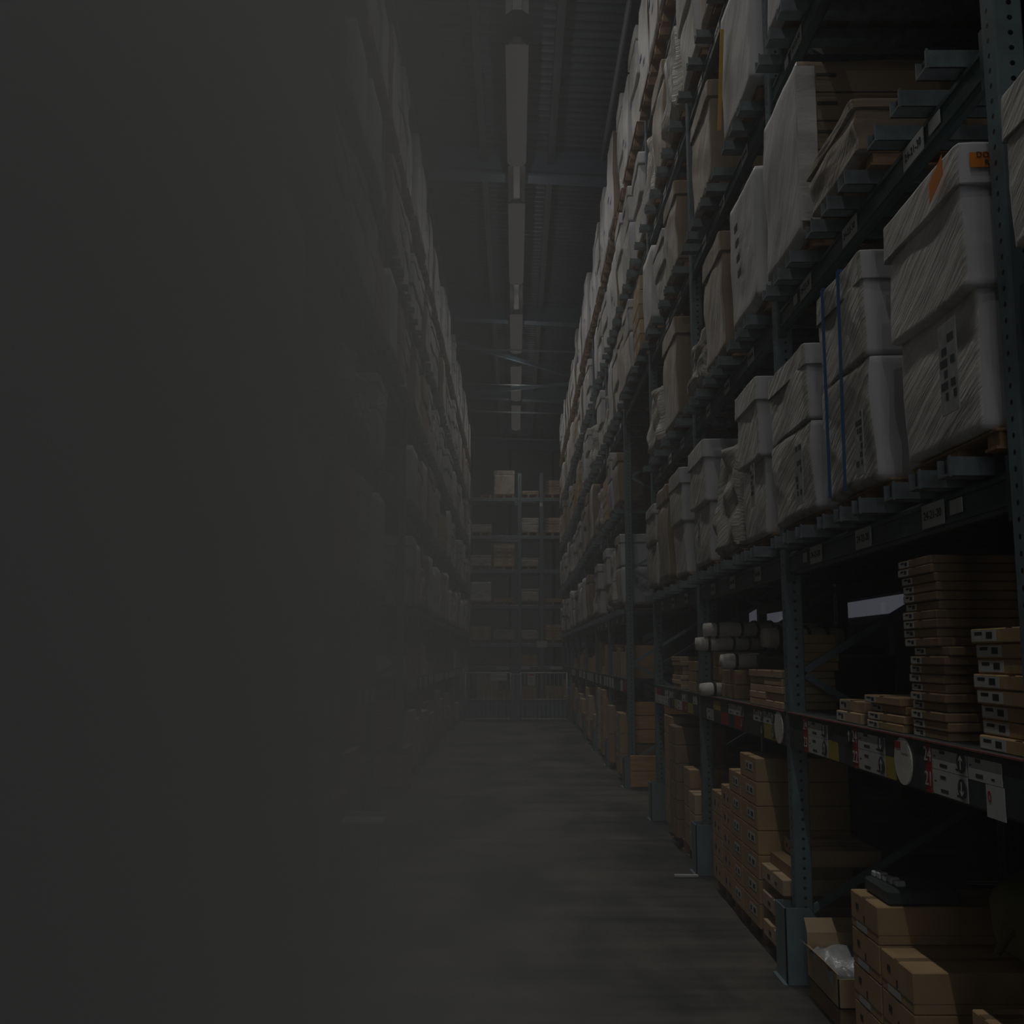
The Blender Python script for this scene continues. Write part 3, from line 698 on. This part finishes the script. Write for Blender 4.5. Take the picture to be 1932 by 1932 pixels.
# ------------------------------------------------------------------ cartons on the shelf and on the floor
CARD = {}
def carton(x0, y0, z0, dx, dy, dz, s, label, grp, mat='card', style='label', rz=0, name='carton'):
    """a closed carton: box, tape and printed paper; x0,y0,z0 the aisle-side lower near corner"""
    key = (round(dx, 3), round(dy, 3), round(dz, 3), mat, style)
    if key not in CARD:
        mb = MB(); mb.box(-dx / 2, dx / 2, -dy / 2, dy / 2, 0, dz, 0, ch=.004)
        mb.box(-dx / 2 + .0, dx / 2, -.022, .022, dz, dz + .0008, 1); q = -dx / 2 - .0015
        if style == 'label': 
            mb.box(q, q + .001, -dy * .32, dy * .12, dz * .38, dz * .75, 2); mb.box(q - .0005, q, -dy * .26, -dy * .12, dz * .46, dz * .66, 3); mb.box(q - .0005, q, -dy * .02, dy * .06, dz * .46, dz * .66, 3)
        elif style == 'end':
            mb.box(q, q + .001, dy * .5 - min(.2, dy * .35), dy * .5 - .012, dz * .12, dz * .88, 2); mb.box(q - .0005, q, dy * .5 - min(.09, dy * .2), dy * .5 - .035, dz * .55, dz * .78, 3); mb.box(q - .0005, q, dy * .5 - min(.17, dy * .3), dy * .5 - min(.13, dy * .22), dz * .3, dz * .75, 3)
        elif style == 'strip':
            mb.box(q, q + .001, -dy * .1, dy * .3, dz * .04, dz * .22, 2); mb.box(q, q + .001, -dy * .02, dy * .02, dz * .3, dz * .5, 3); mb.box(q, q + .001, dy * .2, dy * .3, dz * .55, dz * .72, 3); mb.box(-dx / 2 - .002, dx / 2 + .001, -dy / 2 - .001, dy / 2 + .001, dz * .26, dz * .265, 3)
        elif style == 'print':
            mb.box(q, q + .001, dy * .1, dy * .22, dz * .35, dz * .6, 3); mb.box(q, q + .001, -dy * .22, -dy * .14, dz * .35, dz * .5, 3); mb.box(q, q + .001, -dy * .02, dy * .01, dz * .2, dz * .7, 2)
        CARD[key] = mb.mesh('carton', [mat, 'tape', 'paper', 'ink'])
    o = link(name, CARD[key], None, (s * (x0 + dx / 2), y0 + dy / 2, z0), (0, 0, (0 if s > 0 else math.pi) + rz))
    return tag(o, label, 'box', grp)
SH = 1.385
def stack(s, x, y, z, dx, dy, dz, n, desc, grp, mat='card', style='end', jit=.01, jy=None):
    for i in range(n):
        jx = rnd.uniform(-jit, jit); jj = rnd.uniform(-jit, jit)
        if jy: jj += jy[i] if i < len(jy) else 0
        carton(x + jx, y + jj, z + i * dz, dx, dy, dz - .002, s, '%s, %s' % (desc, 'bottom carton' if i == 0 else ('topmost carton' if i == n - 1 else '%s carton up' % ORD[i])), grp, mat, style, name='flat_carton' if dz < .06 else 'carton')
# shelf, bay nearest the viewer
stack(1, 1.50, 2.95, SH, .7, .54, .048, 8, 'long flat carton with white label, tidy stack at the right edge', 'flat cartons on the right shelf', 'card', 'end', .012)
stack(1, 1.50, 3.74, SH, .6, .33, .033, 20, 'thin flat carton in the tall leaning stack', 'thin flat cartons in the tall leaning stack', 'card_dark', 'end', .012, jy=[0, 0, .02, .02, 0, .03, .02, 0, -.01, -.02, .03, .05, .05, .06, .06, .06, .05, .06, .06, .08])
stack(1, 1.50, 4.16, SH, .55, .42, .034, 4, 'flat carton in the low pile left of the tall leaning stack', 'flat cartons in the low pile', 'card', 'end', .02)
stack(1, 1.50, 4.66, SH, .5, .36, .05, 2, 'pale ended carton, farthest pile behind the ticket rail of the near bay', 'farthest small pile in the near bay', 'card_pale', 'end', .01)
# shelf, second bay
for k in range(2):
    stack(1, 1.48, 5.95 + k * .43, SH, .3, .42, .043, 5, ('flat pale carton, pile beside the first post' if k == 0 else 'flat pale carton, pile against the white rolls'), 'pale flat cartons beside the first post', 'card_pale', 'plain', .012)
stack(1, 1.56, 5.92, SH + .215, .22, .2, .05, 4, 'small carton stacked behind the pale flat cartons', 'small cartons behind the pale ones', 'card', 'plain', .01)
stack(1, 1.52, 7.42, SH, .4, .48, .1, 2, 'square carton under the white rolls', 'square cartons under the rolls', 'card', 'plain', .01)
stack(1, 1.56, 8.17, SH, .35, .26, .11, 3, 'carton propping the upper white rolls', 'cartons propping the rolls', 'card', 'plain', .01)
stack(1, 1.50, 8.9, SH, .4, .36, .085, 3, 'upright carton in the third bay, short stack', 'cartons in the third bay', 'card', 'plain', .008)
stack(1, 1.50, 9.7, SH, .5, .5, .042, 7, 'flat carton in the third bay, striped stack', 'flat cartons in the third bay', 'card_pale', 'plain', .015)
# white rolls tied with black straps
def roll(x0, y0, z, r, ln, ang, label, tilt=0):
    t = empty('fabric_roll', (x0, y0, z), 0); tag(t, label, 'roll', 'white rolls on the right shelf'); t.rotation_euler = (0, tilt, ang)
    n = 18; m_ = 16; mb = MB()
    rings = []
    for i in range(m_ + 1):
        x = ln * i / m_; k = len(mb.v)
        for j in range(n):
            a = 2 * math.pi * j / n; rr = r * (1 + .09 * noise.noise(Vector((x * 9, math.cos(a) * 1.5 + z * 5, math.sin(a) * 1.5)))) * (.88 if i in (0, m_) else 1)
            mb.v.append((x, rr * math.cos(a), r + rr * math.sin(a)))
        rings.append(k)
    for i in range(m_):
        for j in range(n):
            q = (j + 1) % n; mb.f.append((rings[i] + j, rings[i] + q, rings[i + 1] + q, rings[i + 1] + j)); mb.m.append(0)
    mb.f.append(tuple(rings[0] + j for j in range(n))); mb.m.append(0); mb.f.append(tuple(rings[-1] + j for j in range(n))); mb.m.append(0)
    build('roll_body', mb, ['roll'], t, smooth=True)
    for q in range(4):
        xs = .10 + q * .12; mb = MB(); pr = None
        for j in range(n + 1):
            a = 2 * math.pi * j / n; xx = xs + (.07 * math.sin(a / 2) if q else 0); p = Vector((xx, r * 1.07 * math.cos(a), r + r * 1.07 * math.sin(a)))
            if pr is not None: mb.beam(pr, p, .009, .012)
            pr = p
        build('tie_strap', mb, ['black'], t)
    return t
roll(1.38, 8.02, SH, .05, .85, .06, 'lowest white roll with black ties, resting on the ticket rail')
roll(1.45, 7.55, SH + .205, .055, .85, .05, 'second white roll up, just above the small cartons')
roll(1.40, 8.3, SH + .335, .055, .9, -.04, 'third white roll up, with a ragged left end')
roll(1.46, 8.27, SH + .44, .058, .9, 0, 'uppermost white roll with black ties')
roll(1.62, 7.0, SH + .345, .07, .6, .02, 'round-ended roll poking forward, right of the others')
mb = MB()
me = soft_box(-.35, .35, -.4, .4, 0, .33, 10, .05, 3, ['black', 'black'], name='sack', round_=.1)
tag(link('dark_bundle', me, None, (2.05, 7.1, SH)), 'dark bundle heaped behind the white rolls on the shelf', 'bundle')
# white pipe bend behind
pipe('white bent pipe hanging above the rolls inside the right rack', [(2.3, 11.0, 2.25), (2.3, 11.0, 1.98), (2.48, 11.0, 1.97)], .02, grp=None)

# floor goods, nearest bay
FB = .11
def floor_pallet(s, y, label, x=1.46): pallet(s * (x + D0 / 2), y, 0, 0, label, 'pallets standing on the floor')
floor_pallet(1, 4.3, 'floor pallet under the cartons with strip labels, lower right corner')
def strip_col(y, x, n, desc): 
    for i in range(n):
        carton(x, y, .1 + i * .148, .62, .34, .146, 1, '%s, %s' % (desc, 'bottom one' if i == 0 else ('top one' if i == n - 1 else '%s up' % ORD[i])), 'cartons with strip labels in the lower right corner', 'card', 'strip')
strip_col(4.40, 1.44, 4, 'brown carton with strip label, far column of lower right stack')
strip_col(4.04, 1.44, 3, 'brown carton with strip label, near column of lower right stack')
carton(1.54, 3.62, .1, .6, .16, .40, 1, 'narrow upright carton at the bottom edge, left of a matching one', 'narrow cartons at the bottom edge', 'card', 'plain')
carton(1.54, 3.42, .1, .6, .16, .40, 1, 'narrow upright carton at the bottom edge, right of a matching one', 'narrow cartons at the bottom edge', 'card', 'plain')
floor_pallet(1, 3.5, 'floor pallet under the narrow upright cartons, bottom edge')
# magazine-like tray pack on top of the stack
t = empty('display_tray', (1.62, 4.56, .1 + 4 * .148)); tag(t, 'dark shrink-wrapped tray with white items on top of strip label cartons', 'tray')
mb = MB(); mb.box(-.13, .16, -.15, .15, 0, .06, ch=.01); build('tray_body', mb, ['dark_sign'], t)
mb = MB()
for i in range(5): mb.box(-.10 + i * .006, -.06 + i * .006, .11 - i * .05, .145 - i * .05, .06, .082 + .004 * (i % 2), ch=.004)
build('white_item', mb, ['paper'], t)
# olive sack
bm = bmesh.new(); bmesh.ops.create_uvsphere(bm, u_segments=28, v_segments=18, radius=1)
for v in bm.verts:
    n_ = noise.noise(v.co * 1.7 + Vector((4, 1, 2))); v.co = Vector((v.co.x * .30, v.co.y * .24, v.co.z * .20)) * (1 + .12 * n_)
me = bpy.data.meshes.new('sack'); bm.to_mesh(me); bm.free(); me.materials.append(M['olive']); me.polygons.foreach_set('use_smooth', [True] * len(me.polygons))
so = link('olive_sack', me, None, (1.96, 3.86, .76), (0, .12, .2)); tag(so, 'big dark olive sack lying on the cartons at the right edge', 'sack')
mb = MB(); mb.tube((-.28, -.03, -.02), (-.34, -.04, -.12), .022, 10, 0, .012); build('tied_neck', mb, ['olive'], so)
# open carton with film
t = empty('open_carton', (1.46, 5.05, .1)); tag(t, 'open brown carton with crumpled clear film, beside the near column guard', 'box')
mb = MB()
w_, d_, h_ = .5, .5, .15
mb.box(0, .006, 0, w_, 0, h_); mb.box(d_, d_ + .006, 0, w_, 0, h_); mb.box(0, d_, 0, .006, 0, h_ - .02); mb.box(0, d_, w_, w_ + .006, 0, h_ + .06); mb.box(0, d_, 0, w_, 0, .006)
build('carton_body', mb, ['card_pale'], t)
mb = MB(); mb.face([(0, .02, h_), (-.05, .03, h_ + .05), (-.04, w_, h_ + .03), (0, w_, h_)]); mb.face([(d_, 0, h_), (d_ + .1, 0, h_ + .06), (d_ + .1, w_, h_ + .06), (d_, w_, h_)])
mb.face([(0, w_, h_ + .06), (d_, w_, h_ + .06), (d_, w_ + .05, h_ + .12), (0, w_ + .05, h_ + .12)]); build('flap', mb, ['card_pale'], t)
me = soft_box(.02, d_ - .02, .02, w_ - .02, .02, h_ + .0, 14, .05, 8, ['film', 'film'], name='film', round_=.02, freq=9); link('crumpled_film', me, t)
carton(1.47, 5.06, 0, .5, .5, .1, 1, 'flat carton on the floor under the open carton', None, 'card_dark', 'plain')
# floor goods, second bay: block of labelled cartons on pallets
cols = [(6.46, .45, 7, 'nearest column'), (6.925, .36, 6, 'second column'), (7.295, .34, 5, 'third column'), (7.65, .35, 4, 'farthest column')]
for (y, dy, n, nm) in cols:
    dz = (1.08 - .1) / 7 if n > 4 else .155
    for i in range(n):
        carton(1.43 + (.012 if n < 6 else 0), y, .1 + i * dz, .55, dy - .006, dz - .003, 1, 'labelled carton, %s of the tall block in second bay, %s' % (nm, 'bottom' if i == 0 else ('top' if i == n - 1 else '%s up' % ORD[i])), 'labelled cartons in the tall block', 'card', 'label' if n > 5 else 'print')
floor_pallet(1, 6.88, 'floor pallet under the near half of the tall carton block'); floor_pallet(1, 7.68, 'floor pallet under the far half of the tall carton block')
for i, (y, ln, z, x) in enumerate(((5.78 + .14, .46, .1, 1.43), (5.95, .48, .25, 1.44), (5.93, .5, .40, 1.44), (5.93, .3, .55, 1.58), (6.25, .2, .55, 1.58))):
    carton(x, y, z, .4, ln, .085, 1, 'long flat carton beside first post base, %s' % ('lowest', 'second up', 'third up', 'upper near end', 'upper far end')[i], 'long flat cartons beside the first post', 'card_pale', 'print')
    if i < 3:
        mb = MB(); mb.box(x + .05, x + .38, y + .02, y + ln - .02, z + .085, z + .15); tag(build('carton_tray', mb, ['card_dark']), 'dark inset tray under the %s long flat carton beside the first post' % ('second', 'third', 'upper')[i], 'tray', 'inset trays between the long cartons')
floor_pallet(1, 6.18, 'floor pallet under the long flat cartons', 1.5)
# third bay
for (y, dy, n, dz, nm, mt, x) in ((8.75, .3, 3, .16, 'pale stack at second post', 'card_pale', 1.44), (9.1, .34, 4, .16, 'stack one back from second post', 'card', 1.46), (9.6, .42, 6, .16, 'dark tall stack', 'card_dark', 1.42), (10.1, .5, 6, .17, 'stack beyond the dark one', 'card', 1.46)):
    for i in range(n): carton(x, y, .1 + i * dz, .45, dy - .01, dz - .004, 1, 'carton in third bay, %s, %s' % (nm, 'bottom' if i == 0 else ('top' if i == n - 1 else '%s up' % ORD[i])), 'cartons on the floor of the third bay', mt, 'plain')
floor_pallet(1, 9.0, 'floor pallet under the pale cartons of the third bay'); floor_pallet(1, 9.9, 'floor pallet under the dark stack of the third bay')
# board lying beside the second guard
mb = MB(); mb.box(1.22, 1.40, 8.42, 8.46, 0.005, .02); tag(build('floor_batten', mb, ['paper']), 'short white batten lying on the floor beside the second guard', 'batten')
# wooden end boards of the far racks
for s, nm in ((1, 'right'), (-1, 'left')):
    t = empty('wooden_barrier', (s * 1.95, 13.86, 0)); tag(t, 'orange-brown wooden end barrier at the foot of the far %s rack' % nm, 'barrier')
    mb = MB(); mb.box(-.48, .62, -.03, .03, .03, .225, ch=.004); build('board', mb, ['board_wood'], t)
    mb = MB(); mb.box(-.48, .62, -.03, .03, .23, .42, ch=.004); build('board', mb, ['board_wood'], t)
    t = empty('wooden_crate', (s * 2.05, 14.5, .55)); tag(t, 'dark wooden crate boards behind the far %s rack end brace' % nm, 'crate')
    for k in range(3):
        mb = MB(); mb.box(-.52, .52, -.3, .3, k * .18, k * .18 + .17, ch=.004); build('board', mb, ['board_wood'], t)
    mb = MB(); mb.box(-.5, .5, -.28, .28, -.55, 0); build('crate_base', mb, ['card_dark'], t)
# far right and both left racks: cartons on floor and shelf
def bay_goods(key, bays):
    t, t0, ys = racks[key]; s = 1 if key[0] == 'r' else -1
    name = {'rf': 'far right rack', 'ln': 'near left rack', 'lf': 'far left rack'}[key]
    for i in bays:
        fc = [(.16, .42), (.62, .55), (1.22, .5), (1.76, .42), (2.2, .42)] if (i < 3 and key == 'rf') else [(.16, .8), (1.0, .75), (1.8, .8)]
        for k, (dy0, dy) in enumerate(fc):
            if key == 'rf' and i == 0 and k == 0: dy0 = .95; continue
            hgt = rnd.uniform(.35, 1.05); n = rnd.randint(2, 4) if (i < 3 and key == 'rf') else rnd.randint(1, 2); mt = rnd.choice(['card', 'card_pale', 'card_dark', 'card']); x = rnd.uniform(1.42, 1.5); st = rnd.choice(['label', 'plain', 'print', 'end'])
            dz = round(hgt / n, 2)
            for j in range(n):
                carton(x, ys[i] + dy0, .1 + j * dz, .6, dy - .01, dz - .004, s, 'floor carton, %s, %s bay, column %s, %s' % (name, ORD[i], ORD[k], 'bottom' if j == 0 else ('top' if j == n - 1 else '%s up' % ORD[j])), 'floor cartons of the ' + name, mt, st)
        for q in (.65, 1.5, 2.25):
            floor_pallet(s, ys[i] + q, 'floor pallet, %s, %s bay, %s of three' % (name, ORD[i], ORD[(.65, 1.5, 2.25).index(q)]), 1.5)
        for k, (dy0, dy) in enumerate(((.2, .35), (.7, .5), (1.35, .4), (1.9, .6)) if i < 4 else ((.3, .8), (1.5, .9))):
            if rnd.random() < .2: continue
            hgt = rnd.uniform(.1, .55); n = rnd.randint(1, 2); mt = rnd.choice(['card', 'card_pale', 'card_dark', 'roll' if key != 'rf' else 'card']); dz = round(hgt / n, 2)
            for j in range(n):
                carton(1.5, ys[i] + dy0, SH + j * dz, .45, dy, dz - .003, s, 'shelf carton, %s, %s bay, pile %s, %s' % (name, ORD[i], ORD[k], 'bottom' if j == 0 else ('top' if j == n - 1 else '%s up' % ORD[j])), 'shelf cartons of the ' + name, mt, 'plain')
bay_goods('rf', range(7)); bay_goods('lf', range(7)); bay_goods('ln', range(2))
# pale bin and upright panel at the left
t = empty('waste_bin', (-1.17, 8.42, 0)); tag(t, 'pale square bin with open lid rim, standing by the left rack in the added haze', 'bin')
mb = MB(); k = 0
for (a, b, z) in ((.11, .11, 0), (.14, .13, .40)):
    mb.v += [(-a, -b, z), (a, -b, z), (a, b, z), (-a, b, z)]
for i in range(4): j = (i + 1) % 4; mb.f.append((i, j, 4 + j, 4 + i)); mb.m.append(0)
mb.f.append((0, 3, 2, 1)); mb.m.append(0); mb.f.append((4, 5, 6, 7)); mb.m.append(0); build('bin_body', mb, ['bin'], t)
mb = MB(); mb.box(-.165, .165, -.15, .15, .40, .44, ch=.01); mb.box(-.16, .16, .12, .15, .44, .47); build('bin_rim', mb, ['bin'], t)
tag(bx('leaning_panel', (-.09, .09, -.12, .12, 0, .95), ['bin'], None, (-1.52, 8.30, 0), ch=.03), 'tall pale panel standing left of the pale bin in the added haze', 'panel')

# ------------------------------------------------------------------ gate across the aisle
GY = 28.3
t = empty('swing_gate', (0, GY, 0)); tag(t, 'two-leaf grey barrier gate with STAFF ONLY sign across the far aisle', 'gate')
for (x0, x1) in ((-1.31, -.12), (.14, 1.36)):
    mb = MB()
    for z in (.04, .55, 1.24): mb.tube((x0, 0, z), (x1, 0, z), .022 if z != .55 else .012, 8)
    for x in (x0, x1): mb.tube((x, 0, .04), (x, 0, 1.24), .022, 8)
    g = build('gate_frame', mb, ['bin'], t, smooth=True)
    n = 11
    for i in range(1, n):
        x = x0 + (x1 - x0) * i / n; mb = MB(); mb.tube((x, 0, .04), (x, 0, 1.24), .009, 6); build('gate_bar', mb, ['galv'], t, smooth=True)
    mb = MB(); mb.box(x0 + .03, x1 - .03, .02, .03, .08, .54); build('gate_panel', mb, ['grey_paint'], t)
for x in (-.06, .08, 1.5, -1.42):
    mb = MB(); mb.box(x - .06, x + .06, -.05, .05, 0, 1.22, ch=.01); build('gate_post', mb, ['grey_paint'], t)
o = bx('staff_sign', (-.64, -.22, -.04, -.03, 1.04, 1.24), ['paper'], t); text('STAFF ONLY', .075, 'ink', o, (-.43, -.042, 1.14), CAMWARD)
o = bx('notice_sign', (.33, .53, -.04, -.03, .93, 1.24), ['paper'], t)
mb = MB(); mb.box(.36, .50, -.043, -.041, 1.17, 1.21, 0); build('notice_heading', mb, ['red'], o)
for k in range(4): bx('notice_line', (.36, .49 - .02 * (k % 2), -.043, -.041, 1.10 - .035 * k, 1.11 - .035 * k), ['ink'], o)

# ------------------------------------------------------------------ end rack
EY = 39.9
t = empty('end_rack', (0, EY, 0)); tag(t, 'pallet rack standing across the far end of the aisle', 'rack')
LE = [2.08, 3.5, 4.84, 6.13, 7.58]
mbp = MB(); mbp.box(-.07, .07, -.05, .05, 0, 8.6, ch=.006); pme = mbp.mesh('post', ['post'])
for x in (-4.3, -1.75, .17, 1.0, 3.75):
    link('post', pme, t, (x, 0, 0)); link('post', pme, t, (x + .02, 1.1, 0))
for L in LE + [1.24]:
    for (a, b) in ((-4.23, -1.82), (-1.68, .93), (1.07, 3.68)):
        mb = MB(); mb.box(a, b, -.03, .03, L - .07, L + .07, ch=.01); build('front_beam', mb, ['galv'], t)
        mb = MB(); mb.box(a, b, 1.07, 1.12, L - .07, L + .07, ch=.01); build('rear_beam', mb, ['grey_paint'], t)
    if L == 1.24:
        mb = MB(); mb.box(-4.2, 3.7, 0, 1.1, L + .07, L + .09); build('shelf_panel', mb, ['shelf'], t)
for x in (-.7, .1, 1.3): bx('price_ticket', (x, x + .45, -.036, -.032, 1.19, 1.29), ['paper'], t)
o = bx('hanging_sign', (.8, 1.2, -.08, -.06, 2.0, 2.24), ['paper'], t)
bx('sign_edge', (1.185, 1.2, -.082, -.08, 2.0, 2.24), ['blue'], o)
bx('frame_label', (.93, 1.03, -.06, -.055, 7.3, 7.45), ['paper'], t)
endl = [  # level, x centre, kind, width, height
 (4, -1.28, None, 0, .0), (4, -.42, 'brown', .6, .95), (4, .5, 'cartons', .62, .16), (4, 1.42, 'cartons', .6, .62),
 (3, -1.3, 'brown', .7, .3), (3, .5, 'streak', .74, .55), (3, 1.42, 'cartons', .62, .62),
 (2, -1.3, 'brown', .72, .42), (2, -.42, 'cartons', .62, .95), (2, .5, 'brown', .72, .32),
 (1, -1.3, 'tall', .72, .75), (1, -.42, 'cartons', .5, .16), (1, .5, 'brown', .8, .48), (1, 1.42, 'cartons', .5, .14),
 (0, -1.3, 'cartons', .6, .55), (0, -.42, 'streak', .62, .38), (0, .5, 'bundle', .66, .36), (0, 1.42, 'cartons', .5, .62)]
LWE = ['lowest', 'second', 'third', 'fourth', 'top']; XW = {-1.3: 'leftmost', -1.28: 'leftmost', -.42: 'second from left', .5: 'left of the post', 1.42: 'right of the post'}
for (li, x, kd, w_, h) in endl:
    z = LE[li] + .07
    place = '%s level of the end rack, %s' % (LWE[li], XW[x])
    p = pallet(x, EY + .5, z, R(90), 'wooden pallet, ' + place, 'pallets on the end rack')
    p.scale = (1, 1.0, 1.3)
    if kd:
        b = get_load(kd, 1, False); b.location = (x, EY + .5, z + .14); b.rotation_euler = (0, 0, R(90)); b.scale = (w_ / D0, 1.2, h / H0)
        if kd == 'cartons': b.name = 'carton_load'
        tag(b, KIND_TXT[kd] + ', ' + place, 'load', 'loads on the end rack')
def plain_box(x, y, z, dx, dy, dz, label, grp, mat='card'):
    mb = MB(); mb.box(-dx / 2, dx / 2, -dy / 2, dy / 2, 0, dz, ch=.006); return tag(build('carton', mb, [mat], None, (x, y, z)), label, 'box', grp)
for i in range(2):
    for k in range(2): plain_box(.36 + k * .33, EY + .4, 1.33 + i * .2, .32, .5, .195, 'orange-brown carton on the end rack shelf, %s %s' % (('lower', 'upper')[i], ('left', 'right')[k]), 'orange-brown cartons on the end shelf', 'card')
for k in range(5): plain_box(-.45, EY + .4, 1.33 + k * .075, .62, .5, .045, 'dark flat pack on the end rack shelf, %s from the bottom' % ORD[k], 'dark flat packs on the end shelf', 'card_dark')
for (x, n, mt) in ((-1.25, 6, 'card_pale'), (-.85, 6, 'card_pale'), (-.35, 2, 'card'), (.45, 3, 'card'), (1.45, 3, 'card')):
    for k in range(n): plain_box(x, EY + .4, .1 + k * .16, .38 if n == 6 else .7, .6, .155, 'carton on the floor under the end rack, stack %s from the left, %s up' % (ORD[[-1.25, -.85, -.35, .45, 1.45].index(x)], ORD[k]), 'cartons under the end rack', mt)
for x in (-1.05, -.2, .55, 1.45): pallet(x, EY + .45, 0, R(90), 'floor pallet under the end rack, %s from the left' % ORD[(-1.05, -.2, .55, 1.45).index(x)], 'floor pallets under the end rack')

# ------------------------------------------------------------------ haze volume added at the left, standing in for an overlaid grey gradient
def fade():
    T = [(-.60, 4.6), (-.40, 4.7), (-.27, 4.5), (-.235, 3.9), (-.185, 3.1), (-.135, 2.25), (-.085, 1.45), (-.035, .92), (.015, .60), (.065, .36), (.115, .21), (.165, .13), (.215, .085), (.30, .045), (.40, .03), (.50, .012)]
    y0 = 1.6; front = []; back = []
    for u, tau in T:  # depth follows the view slope, shaping a left to right fade
        th = tau / FADE_DENSITY; front.append((u * y0, y0)); yb = y0 + th; back.append((u * yb, yb))
    mb = MB(); ring = front + back[::-1]; n = len(ring); z0, z1 = .004, 5.6
    mb.v = [(x, y, z0) for x, y in ring] + [(x, y, z1) for x, y in ring]
    for i in range(n): j = (i + 1) % n; mb.f.append((i, j, n + j, n + i)); mb.m.append(0)
    m = len(T)
    for i in range(m - 1):
        a, b, c, d = i, i + 1, n - 2 - i, n - 1 - i
        mb.f.append((a, d, c, b)); mb.m.append(0); mb.f.append((n + a, n + b, n + c, n + d)); mb.m.append(0)
    M['fade'] = fade_mat()
    o = build('grey_fade', mb, ['fade']); tag(o, 'added volume imitating a grey haze hanging over the left half of the aisle', 'fade', kind='stuff')
    return o
fade()
